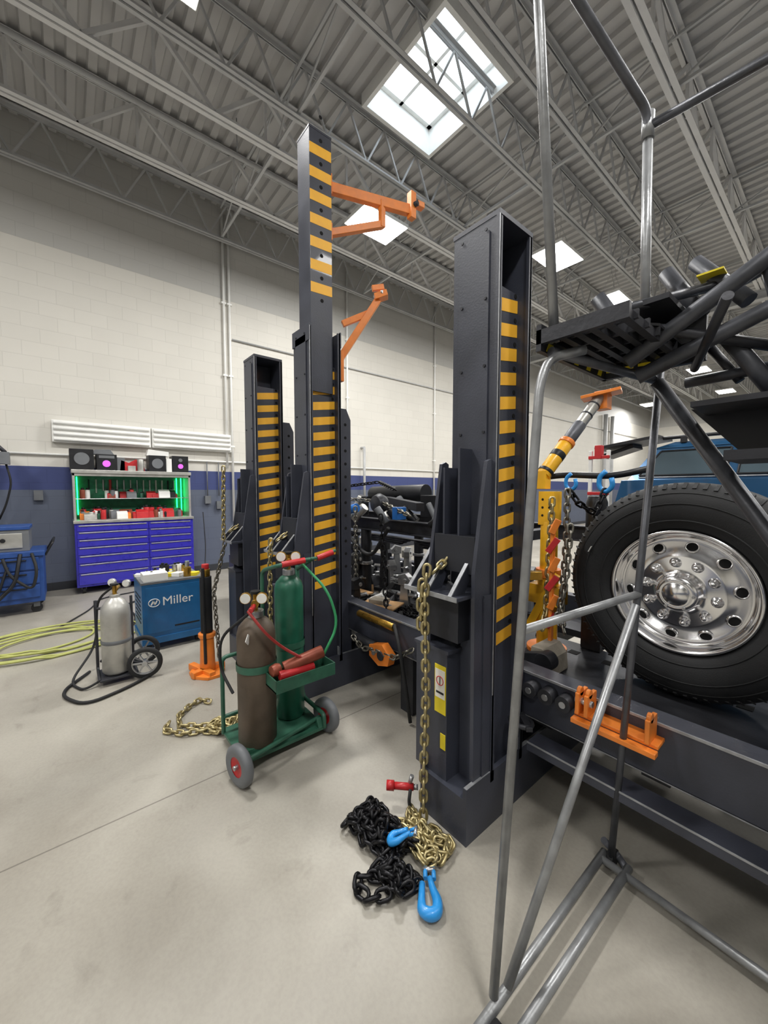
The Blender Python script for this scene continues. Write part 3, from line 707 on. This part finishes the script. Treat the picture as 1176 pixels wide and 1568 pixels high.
for i in range(5):
    b.prism([(1.1+i*.09,1.905),(1.13+i*.09,1.905),(1.165+i*.09,1.97),(1.135+i*.09,1.97)],'x',-.5865,-.5845,'labyel')
for i in range(4):
    b.prism([(-.58+i*.05,1.522),(-.56+i*.05,1.522),(-.545+i*.05,1.528),(-.565+i*.05,1.528)],'z',1.92,1.929,'labyel')
b.box(-.31,-.25,1.43,1.49,2.115,2.12,'labyel')
b.box(-.50,-.30,1.52,1.54,1.96,2.06,'black'); b.box(-.52,-.34,1.30,1.53,2.03,2.045,'dark')
b.prism([(-.34,1.76),(.3,1.72),(.3,1.62),(-.22,1.62)],'y',1.575,1.59,'black')
b.box(-.30,.3,1.38,1.575,1.735,1.75,'dark')
tubes=[((-.556,1.368,2.13),(-.441,1.428,1.925),.023,'galvk'),((-.455,1.345,1.89),(.05,1.45,2.24),.022,'galvk'),((-.44,1.39,1.85),(.12,1.50,2.10),.022,'galvk'),
((-.414,1.539,2.207),(-.31,1.508,2.03),.023,'galvk'),((-.33,1.50,2.19),(-.2,1.47,2.02),.021,'galvk'),((-.259,1.491,1.966),(-.12,1.54,1.73),.022,'galvk'),
((-.43,1.55,1.86),(.62,1.55,.10),.022,'galvk'),((-.57,1.1,1.90),(-.45,1.58,1.88),.014,'galvd'),((-.50,1.2,2.0),(-.26,1.50,2.10),.014,'galvk'),((-.35,1.54,1.84),(.3,1.54,1.86),.016,'galvk'),
((-.32,1.5,1.87),(-.2,1.2,1.95),.012,'dark'),((-.38,1.35,1.97),(-.1,1.56,1.88),.015,'dark'),((-.30,1.545,1.95),(-.22,1.545,1.82),.012,'dark'),((.05,1.45,2.24),(.6,1.5,2.3),.022,'galvk'),
((-.45,1.5,2.02),(-.1,1.56,2.16),.018,'galvk'),((-.16,1.42,2.08),(-.1,1.56,1.80),.016,'galvk')]
for p,q,rr,k in tubes: b.tube([p,q],rr,k,12)
for i in range(7):
    t=(i+1.2)/8; x=-.36+1.0*t; z=1.86-1.76*t
    b.box(x-.0,x+.16,1.30,1.545,z-.02,z+.005,'dark')
b.done()

# ---------------------------------------------------------------- oxy-acetylene cart
b=B('oxy_acetylene_cart',.002)
cx,cy=-2.10,.80
def bottle(cx,cy,z0,r,h,k,n=28):
    b.lathe([(0,z0),(r*.9,z0),(r,z0+.015),(r,z0+h-r*.9),(r*.9,z0+h-r*.5),(r*.6,z0+h-r*.15),(r*.36,z0+h),(r*.36,z0+h+.03)],(cx,cy,0),(0,0,1),k,n)
    b.lathe([(r*.42,z0+h+.0),(r*.42,z0+h+.035),(0,z0+h+.035)],(cx,cy,0),(0,0,1),'steel',16)
def regs(cx,cy,z,col):
    b.cyl((cx,cy,z),(cx,cy,z+.10),.014,'brass',n=12); b.cyl((cx,cy,z+.10),(cx,cy,z+.115),.028,'black',n=12)
    b.cyl((cx,cy,z+.05),(cx+.07,cy-.03,z+.06),.022,'brass',n=14)
    for dx,dy,dz in ((.05,-.07,.10),(.10,.0,.10)):
        p=Vector((cx+dx,cy+dy,z+dz)); b.cyl(p,p+Vector((.022,-.012,0)),.03,'brass',n=18); b.cyl(p+Vector((.022,-.012,0)),p+Vector((.025,-.014,0)),.027,'glassg',n=18)
    b.cyl((cx+.06,cy-.03,z+.05),(cx+.11,cy-.07,z+.04),.014,col,n=10)
bottle(cx,cy,.07,.105,.72,'cylbrown'); regs(cx,cy,.82,'red')
b.T=Matrix.Translation((cx+.085,cy-.075,.70))@Matrix.Rotation(-.75,4,'Z')
b.prism([(-.035,0),(0,-.03),(.035,0),(0,.03)],'y',-.004,.0,'white'); b.prism([(-.018,0),(0,-.015),(.018,0),(0,.015)],'y',-.006,-.004,'red'); b.T=Matrix()
bottle(cx-.12,cy+.26,.07,.088,.90,'cylgreen'); regs(cx-.12,cy+.26,1.0,'green')
b.box(cx-.24,cx+.13,cy-.13,cy+.37,.05,.068,'green')
b.tube(rounded([(cx-.2,cy-.13,.06),(cx-.2,cy-.13,.52),(cx-.2,cy+.36,.52)],.04),.012,'green',10)
b.tube(rounded([(cx+.13,cy+.36,.06),(cx+.13,cy+.36,.14),(cx-.14,cy+.36,.14),(cx-.2,cy+.36,.5),(cx-.2,cy+.36,1.0)],.04),.013,'green',10)
b.tube([(cx-.2,cy-.13,.16),(cx-.2,cy+.36,.16)],.012,'green',8)
b.tube(rounded([(cx-.2,cy+.12,.52),(cx-.2,cy+.12,1.0),(cx+.0,cy+.14,1.06),(cx+.02,cy+.36,1.08),(cx-.2,cy+.36,.98)],.05),.012,'green',10)
b.cyl((cx+.0,cy+.16,1.062),(cx+.02,cy+.30,1.075),.018,'red',n=12); b.cyl((cx+.03,cy+.38,1.08),(cx+.05,cy+.48,1.11),.018,'red',n=12)
b.tube(rounded([(cx+.02,cy+.34,1.08),(cx+.03,cy+.4,1.08),(cx+.05,cy+.50,1.12)],.03),.01,'green',8)
b.lathe([(.111,.50),(.111,.54)],(cx,cy,0),(0,0,1),'green',28); b.lathe([(.094,.52),(.094,.56)],(cx-.12,cy+.26,0),(0,0,1),'green',28)
b.T=Matrix.Translation((.0,-.05,-.03))
b.box(cx+.1,cx+.24,cy+.06,cy+.42,.46,.47,'green')
for y in (cy+.06,cy+.415): b.box(cx+.1,cx+.24,y,y+.006,.46,.53,'green')
for x in (cx+.1,cx+.235): b.box(x,x+.006,cy+.06,cy+.42,.46,.53,'green')
b.cyl((cx+.16,cy+.14,.55),(cx+.2,cy+.36,.60),.035,'copper',n=16); b.lathe([(.0,0),(.03,0),(.036,.02),(.03,.05),(.0,.05)],(cx+.15,cy+.12,.55),(.1,-1,0),'copper',16)
b.cyl((cx+.19,cy+.1,.53),(cx+.2,cy+.3,.53),.025,'red',n=12); b.T=Matrix()
b.tube(rounded([(cx-.02,cy+.3,1.05),(cx+.16,cy+.38,.9),(cx+.2,cy+.42,.7),(cx+.2,cy+.32,.55)],.1),.008,'hosegreen',8)
b.tube(rounded([(cx+.1,cy-.08,.86),(cx+.17,cy-.02,.75),(cx+.15,cy+.08,.64),(cx+.2,cy+.2,.55)],.1),.008,'hosered',8)
b.tube(rounded([(cx+.1,cy-.05,.86),(cx-.05,cy-.18,.7),(cx-.1,cy-.17,.5),(cx+.02,cy-.14,.4)],.08),.008,'rubber',8)
b.tube([(cx+.19,cy-.18,.105),(cx+.08,cy+.36,.105)],.012,'green',10)
b.bar((cx+.12,cy-.12,.06),(cx+.19,cy-.14,.11),.04,.03,'green'); b.bar((cx+.12,cy+.34,.06),(cx+.09,cy+.34,.11),.04,.03,'green')
b.box(cx+.05,cx+.09,cy-.12,cy+.36,.068,.09,'green')
for p in ((cx+.19,cy-.17,.105),(cx+.085,cy+.40,.105)):
    ax=Vector((.11,-.54,0)).normalized()
    b.lathe([(.05,-.02),(.07,-.025),(.09,-.025),(.103,-.015),(.105,0),(.103,.015),(.09,.025),(.07,.025),(.05,.02)],p,ax,'grey',32)
    b.lathe([(0,.012),(.03,.012),(.035,.016),(.055,.018),(.076,.025)],p,ax,'red',24); b.lathe([(0,-.015),(.03,-.015),(.076,-.025)],p,ax,'red',24)
    b.cyl(Vector(p)-ax*.033,Vector(p)+ax*.033,.012,'steel',n=10)
b.done()
b=B('floor_chain')
b.pile(-2.42,.72,.12,.1,.045,'gold',5,.042,.0068,12)
b.chain([(-2.45,.75,.02),(-2.52,.62,.02),(-2.62,.5,.02),(-2.74,.52,.02),(-2.82,.6,.02),(-2.86,.68,.02),(-2.80,.72,.02)],'gold',.042,.0068)
b.chain([(-2.4,.66,.02),(-2.47,.6,.02),(-2.52,.5,.02),(-2.62,.42,.02),(-2.72,.46,.02)],'gold',.042,.0068)
b.done()

# ---------------------------------------------------------------- welder
b=B('welding_machine',.008)
x1=-4.06;x0=-4.56;y0=.5;y1=1.02
b.box(x0,x1,y0,y1,.10,.635,'blue'); b.box(x0-.01,x1+.01,y0-.01,y1+.01,.07,.13,'blue'); b.box(x0-.005,x1+.005,y0-.005,y1+.005,.63,.65,'grey')
b.box(x1,x1+.004,y0+.03,y1-.03,.17,.60,'blue')
for i in range(7): b.box(x0+.1,x0+.4,y0-.004,y0,.25+i*.04,.262+i*.04,'black')
b.box(x1+.004,x1+.006,y0+.26,y1-.04,.20,.215,'black')
for x in (x0+.06,x1-.06):
    for y in (y0+.05,y1-.05): b.cyl((x,y-.02,.04),(x,y+.02,.04),.04,'rubber',n=20); b.box(x-.02,x+.02,y-.02,y+.02,.05,.09,'dark')
for i in range(18):
    x=R.uniform(x0+.06,x1-.06); y=R.uniform(y0+.05,y1-.05); s=R.uniform(.02,.045)
    if i%2: b.cyl((x,y,.65),(x,y,.65+s*2.2),s*.7,R.choice(['brass','white','steel','black']),n=12); b.cyl((x,y,.65+s*2.2),(x,y,.65+s*2.6),s*.35,'black',n=10)
    else:
        b.T=Matrix.Translation((x,y,.65))@Matrix.Rotation(R.uniform(0,3),4,'Z'); b.prism([(-s*1.6,0),(s*1.6,0),(s*1.4,s*.6),(-s*1.6,s*.8)],'y',-s,s,R.choice(['white','labyel','grey'])); b.T=Matrix()
b.prism([(x1-.2,y0+.02),(x1-.02,y0+.02),(x1-.02,y0+.22),(x1-.2,y0+.22)],'z',.651,.72,'white')
b.cyl((x1-.08,y1-.12,.65),(x1-.08,y1-.12,.74),.035,'brass'); b.cyl((x1-.08,y1-.12,.74),(x1-.08,y1-.12,.80),.02,'steel')
wo=b.done()
cu=bpy.data.curves.new('logo_text','FONT'); cu.body='Miller'; cu.size=.115; cu.extrude=.001; cu.align_x='LEFT'
lg=bpy.data.objects.new('logo',cu); sc.collection.objects.link(lg); cu.materials.append(M['white']); lg.parent=wo
lg.matrix_parent_inverse=Matrix(); lg.location=Vector((x1+.006,y0+.16,.42))-wo.location; lg.rotation_euler=(math.pi/2,0,math.pi/2)
b=B('logo_ring',parent=wo)
b.tube([(x1+.006,y0+.095+.045*math.cos(i*math.pi/10),.455+.036*math.sin(i*math.pi/10)) for i in range(20)],.0035,'white',5,closed=True)
b.bar((x1+.006,y0+.07,.435),(x1+.006,y0+.09,.475),.002,.012,'white'); b.bar((x1+.006,y0+.09,.475),(x1+.006,y0+.10,.435),.002,.01,'white'); b.bar((x1+.006,y0+.10,.435),(x1+.006,y0+.12,.475),.002,.012,'white'); b.done()

b=B('gas_bottle_cart',.002)
cx,cy=-3.66,.27
b.lathe([(0,.06),(.085,.06),(.1,.08),(.1,.52),(.095,.58),(.065,.63),(.035,.655),(.035,.68),(0,.68)],(cx,cy,0),(0,0,1),'silver',28)
b.lathe([(.101,.3),(.104,.305),(.104,.325),(.101,.33)],(cx,cy,0),(0,0,1),'grey',28)
b.cyl((cx,cy,.68),(cx,cy,.75),.015,'brass'); b.cyl((cx,cy,.75),(cx,cy,.765),.03,'black'); b.cyl((cx,cy,.71),(cx-.08,cy+.03,.72),.018,'brass')
for d in ((-.09,.0,.76),(-.03,.09,.75)):
    p=Vector((cx,cy,0))+Vector(d); b.cyl(p,p+Vector((.02,-.015,0)),.03,'steel',n=16); b.cyl(p+Vector((.02,-.015,0)),p+Vector((.023,-.017,0)),.026,'glassg',n=16)
b.box(cx-.12,cx+.12,cy-.12,cy+.12,.04,.055,'dark')
for y in (cy-.12,cy+.12): b.tube(rounded([(cx+.1,y,.05),(cx-.13,y,.06),(cx-.13,y,.62)],.03),.011,'dark',8)
b.tube([(cx-.13,cy-.12,.55),(cx-.13,cy+.12,.55)],.011,'dark',8)
b.tube([(cx-.12,cy-.10,.125),(cx+.13,cy+.16,.125)],.011,'dark',8)
ax=Vector((.75,-.2,0)).normalized()
for p in ((cx+.14,cy+.17,.125),(cx-.16,cy+.20,.125)):
    p=Vector(p); sd=ax.cross(Vector((0,0,1)))
    b.lathe([(.09,-.016),(.108,-.02),(.123,-.01),(.123,.01),(.108,.02),(.09,.016)],p,ax,'rubber',32)
    for i in range(6):
        a=i*2*math.pi/6; b.bar(p,p+sd*.095*math.cos(a)+Vector((0,0,.095*math.sin(a))),.012,.014,'steel',up=tuple(ax))
    b.lathe([(.085,-.012),(.095,-.016),(.095,.016),(.085,.012)],p,ax,'steel',28); b.cyl(p-ax*.028,p+ax*.028,.02,'steel',n=12)
b.tube(rounded([(cx-.1,cy,.72),(cx-.25,cy-.1,.6),(cx-.3,cy-.12,.2),(cx-.1,cy-.3,.012),(cx+.1,cy-.22,.012),(cx+.05,cy-.1,.04)],.12),.009,'rubber',8)
b.done()
b=B('air_hydraulic_jack',.003)
x,y=-3.3,.85
b.prism([(x-.16,y-.05),(x-.05,y-.13),(x+.05,y-.13),(x+.15,y-.04),(x+.15,y+.05),(x+.05,y+.12),(x-.1,y+.12)],'z',0,.025,'orange')
b.bar((x-.15,y-.09,.03),(x+.14,y+.0,.03),.05,.05,'orange'); b.bar((x+.05,y-.13,.03),(x-.02,y+.13,.03),.05,.05,'orange')
b.cyl((x,y,.02),(x,y,.34),.06,'orange',r2=.05); b.lathe([(.06,.30),(.066,.31),(.066,.335),(.05,.34)],(x,y,0),(0,0,1),'orange',24)
b.cyl((x,y,.34),(x,y,.80),.045,'black'); b.cyl((x,y,.80),(x,y,.86),.035,'brass'); b.cyl((x,y,.86),(x,y,.90),.028,'red')
b.cyl((x+.055,y-.03,.1),(x+.06,y-.035,.88),.012,'black',n=10); b.box(x-.07,x-.04,y-.03,y+.03,.2,.3,'steel')
b.done()

# ---------------------------------------------------------------- tool chest
b=B('tool_chest',.005)
x0,x1,y0,y1=-7.48,-6.95,.08,1.62
b.box(x0,x1,y0,y1,.10,1.02,'violet'); b.box(x0,x1+.02,y0-.01,y1+.01,1.02,1.06,'silver')
for y in (y0+.08,y0+.8,y1-.12):
    for x in (x0+.1,x1-.08): b.cyl((x,y-.02,.05),(x,y+.02,.05),.05,'rubber',n=18); b.box(x-.03,x+.03,y-.03,y+.03,.06,.1,'grey')
ys=(y0+.02,y0+.90,y1-.02)
rows=[.13,.30,.44,.56,.68,.79,.90,1.0]
for j in range(2):
    for i in range(7):
        a,c=ys[j]+.006,ys[j+1]-.006
        b.box(x1,x1+.018,a,c,rows[i]+.005,rows[i+1]-.005,'violet'); b.box(x1+.018,x1+.026,a+.02,c-.02,rows[i+1]-.025,rows[i+1]-.008,'steel')
b.box(x0,x0+.02,y0,y1,1.06,1.74,'greenback')
b.box(x0,x1-.1,y0,y0+.03,1.06,1.76,'silver'); b.box(x0,x1-.1,y1-.03,y1,1.06,1.76,'silver'); b.box(x0,x1-.08,y0-.01,y1+.01,1.74,1.79,'silver')
b.box(x1-.12,x1-.1,y0,y1,1.70,1.76,'silver')
b.box(x0+.02,x1-.2,y0+.03,y1-.03,1.36,1.37,'steel')
for y in (y0+.05,y1-.14,y1-.07): b.box(x0+.03,x0+.045,y,y+.015,1.12,1.7,'greenled')
for i in range(110):
    x=R.uniform(x0+.08,x1-.14); y=R.uniform(y0+.1,y1-.16); z=R.choice([1.06,1.06,1.37]); s=R.uniform(.03,.07); k=R.choice(['red','red','black','grey','white','green','copper','silver','orange' if i%3==0 else 'dark'])
    if x>x1-.26: z=1.06
    if i%2: b.cyl((x,y,z),(x,y,z+s*2.4),s*.6,k,n=12); b.cyl((x,y,z+s*2.4),(x,y,z+s*2.9),s*.35,'black',n=10)
    else: b.prism([(x-s,z),(x+s,z),(x+s*.8,z+s*1.4),(x-s*.4,z+s*2)],'y',y-s,y+s*1.4,k)
for i in range(14):
    y=y0+.2+i*.09; b.cyl((x0+.03,y,R.uniform(1.42,1.5)),(x0+.03,y,1.66),R.uniform(.008,.018),R.choice(['steel','black','red','silver']),n=8)
b.done()
b=B('speaker_and_boxes',.004)
zt=1.79
b.box(-7.4,-7.1,.06,.34,zt,zt+.30,'black'); b.box(-7.4,-7.1,.37,.62,zt,zt+.24,'black'); b.cyl((-7.1,.49,zt+.1),(-7.09,.49,zt+.1),.05,'magenta'); b.cyl((-7.1,.20,zt+.16),(-7.092,.20,zt+.16),.09,'grey'); b.box(-7.1,-7.095,.40,.59,zt+.18,zt+.22,'grey')
b.box(-7.38,-7.12,1.04,1.28,zt,zt+.26,'black'); b.box(-7.4,-7.15,1.38,1.62,zt,zt+.27,'black'); b.cyl((-7.15,1.5,zt+.1),(-7.14,1.5,zt+.1),.04,'magenta'); b.cyl((-7.12,1.16,zt+.13),(-7.112,1.16,zt+.13),.08,'grey'); b.cyl((-7.15,1.5,zt+.20),(-7.142,1.5,zt+.20),.03,'grey')
b.prism([(.66,zt),(1.0,zt),(.97,zt+.12),(.88,zt+.19),(.78,zt+.13),(.68,zt+.17)],'x',-7.35,-7.2,'red'); b.prism([(1.02,zt+.26),(1.34,zt+.26),(1.34,zt+.33),(1.05,zt+.36)],'x',-7.36,-7.2,'white')
b.prism([(.30,zt+.24),(.60,zt+.24),(.55,zt+.32),(.36,zt+.31)],'x',-7.36,-7.2,'grey')
b.box(-7.38,-7.2,.63,.73,zt,zt+.2,'grey'); b.cyl((-7.16,.93,zt),(-7.16,.93,zt+.19),.045,'silver',n=14); b.box(-7.3,-7.15,1.29,1.37,zt,zt+.22,'white'); b.box(-7.2,-7.12,.76,.86,zt,zt+.08,'silver')
b.done()

b=B('blue_shop_cart',.006)
x0,x1,y0,y1=-6.85,-6.25,-1.05,-.24
b.box(x0,x1,y0,y1,.14,.72,'cblue'); b.box(x0-.02,x1+.02,y0-.02,y1+.02,.70,.76,'cblue')
for i in range(3): b.box(x1,x1+.015,y0+.04,y1-.04,.2+i*.17,.35+i*.17,'cblue'); b.box(x1+.015,x1+.03,y0+.15,y1-.15,.31+i*.17,.325+i*.17,'black')
for y in (y0+.08,y1-.08):
    for x in (x0+.08,x1-.08): b.cyl((x-.02,y,.055),(x+.02,y,.055),.055,'rubber',n=18); b.box(x-.03,x+.03,y-.03,y+.03,.07,.15,'grey')
b.box(x0+.05,x1-.08,y0+.1,y1-.12,.76,1.02,'grey'); b.box(x0+.04,x1-.07,y0+.09,y1-.11,1.02,1.06,'cblue'); b.box(x1-.08,x1-.07,y0+.15,y1-.18,.80,.98,'silver')
for i in range(3): b.cyl((x1-.07,y0+.22+i*.12,.9),(x1-.05,y0+.22+i*.12,.9),.025,'black',n=12)
b.tube(rounded([(x1+.02,y1-.1,.74),(x1+.12,y1-.05,.55),(x1+.1,y1-.1,.3),(x1+.08,y1-.3,.5),(x1+.04,y1-.35,.7)],.1),.016,'rubber',8)
b.tube(rounded([(x1,y0+.2,.8),(x1+.14,y0+.25,.5),(x1+.1,y0+.4,.25),(x1+.06,y0+.5,.6)],.1),.014,'black',8)
b.tube(rounded([(x1+.02,y1-.2,.74),(x1+.10,y1-.25,.4),(x1+.14,y1-.45,.18),(x1+.1,y1-.6,.5)],.1),.02,'black',8)
b.tube(rounded([(x0,y1+.02,.7),(x0,y1+.1,.86),(x1,y1+.1,.86),(x1,y1+.02,.7)],.05),.012,'black',8)
b.done()
b=B('wire_feeder_arm')
b.box(XW,XW+.1,-.86,-.74,1.85,2.1,'dark'); b.tube(rounded([(XW+.1,-.8,2.05),(XW+.25,-.7,2.12),(XW+.3,-.60,2.0)],.06),.025,'dark',8)
b.box(XW+.22,XW+.38,-.68,-.56,1.84,2.0,'grey'); b.tube(rounded([(XW+.3,-.60,1.86),(XW+.32,-.55,1.6),(XW+.25,-.62,1.3),(XW+.2,-.7,1.1)],.1),.012,'rubber',6)
b.done()
b=B('air_hose')
pts=[]
for i in range(190):
    t=i/190; a=t*2*math.pi*5.3; rr=.50+.13*math.sin(a*.31+1)
    pts.append((-4.95+.75*rr*math.cos(a)+.10*math.sin(t*9),-.18+1.1*rr*math.sin(a)+.08*math.cos(t*7),.012+.014*(i%36)/36*1.5))
b.tube(pts,.0105,'hose',8)
b.tube(rounded([(-4.6,-.7,.011),(-4.0,-.9,.011),(-3.9,-1.4,.011)],.2),.0105,'hose',8)
b.tube(rounded([(-5.4,-.1,.011),(-6.0,.2,.011),(-6.5,.3,.011),(-6.85,1.75,.011),(-7.3,1.9,.5),(-7.42,1.9,1.1)],.2),.008,'rubber',8)
b.done()
b=B('welding_cable')
b.tube(rounded([(-4.7,.4,.014),(-4.9,.5,.014),(-5.3,.6,.014),(-5.9,.5,.014),(-6.2,.9,.014),(-5.6,1.1,.014),(-4.8,.9,.014)],.3),.012,'rubber',8)
b.tube(rounded([(-3.9,.1,.014),(-3.6,-.1,.014),(-3.3,.05,.014),(-3.4,.3,.014),(-3.5,.45,.014)],.2),.011,'rubber',8)
b.done()

# ---------------------------------------------------------------- world, camera
w=bpy.data.worlds.new('sky'); sc.world=w; w.use_nodes=True
bg=w.node_tree.nodes['Background']; bg.inputs[0].default_value=(.86,.93,1,1); bg.inputs[1].default_value=5.0
cam=bpy.data.cameras.new('camera'); co=bpy.data.objects.new('camera',cam); sc.collection.objects.link(co)
cam.sensor_fit='VERTICAL'; cam.sensor_height=24; cam.sensor_width=18; cam.lens=24*589/1568; cam.clip_start=.02; cam.clip_end=200
p=math.radians(3.3); yaw=math.radians(50.4)
fw=Vector((-math.sin(yaw)*math.cos(p),math.cos(yaw)*math.cos(p),-math.sin(p)))
co.location=(0,0,1.5); co.rotation_euler=fw.to_track_quat('-Z','Y').to_euler()
sc.camera=co
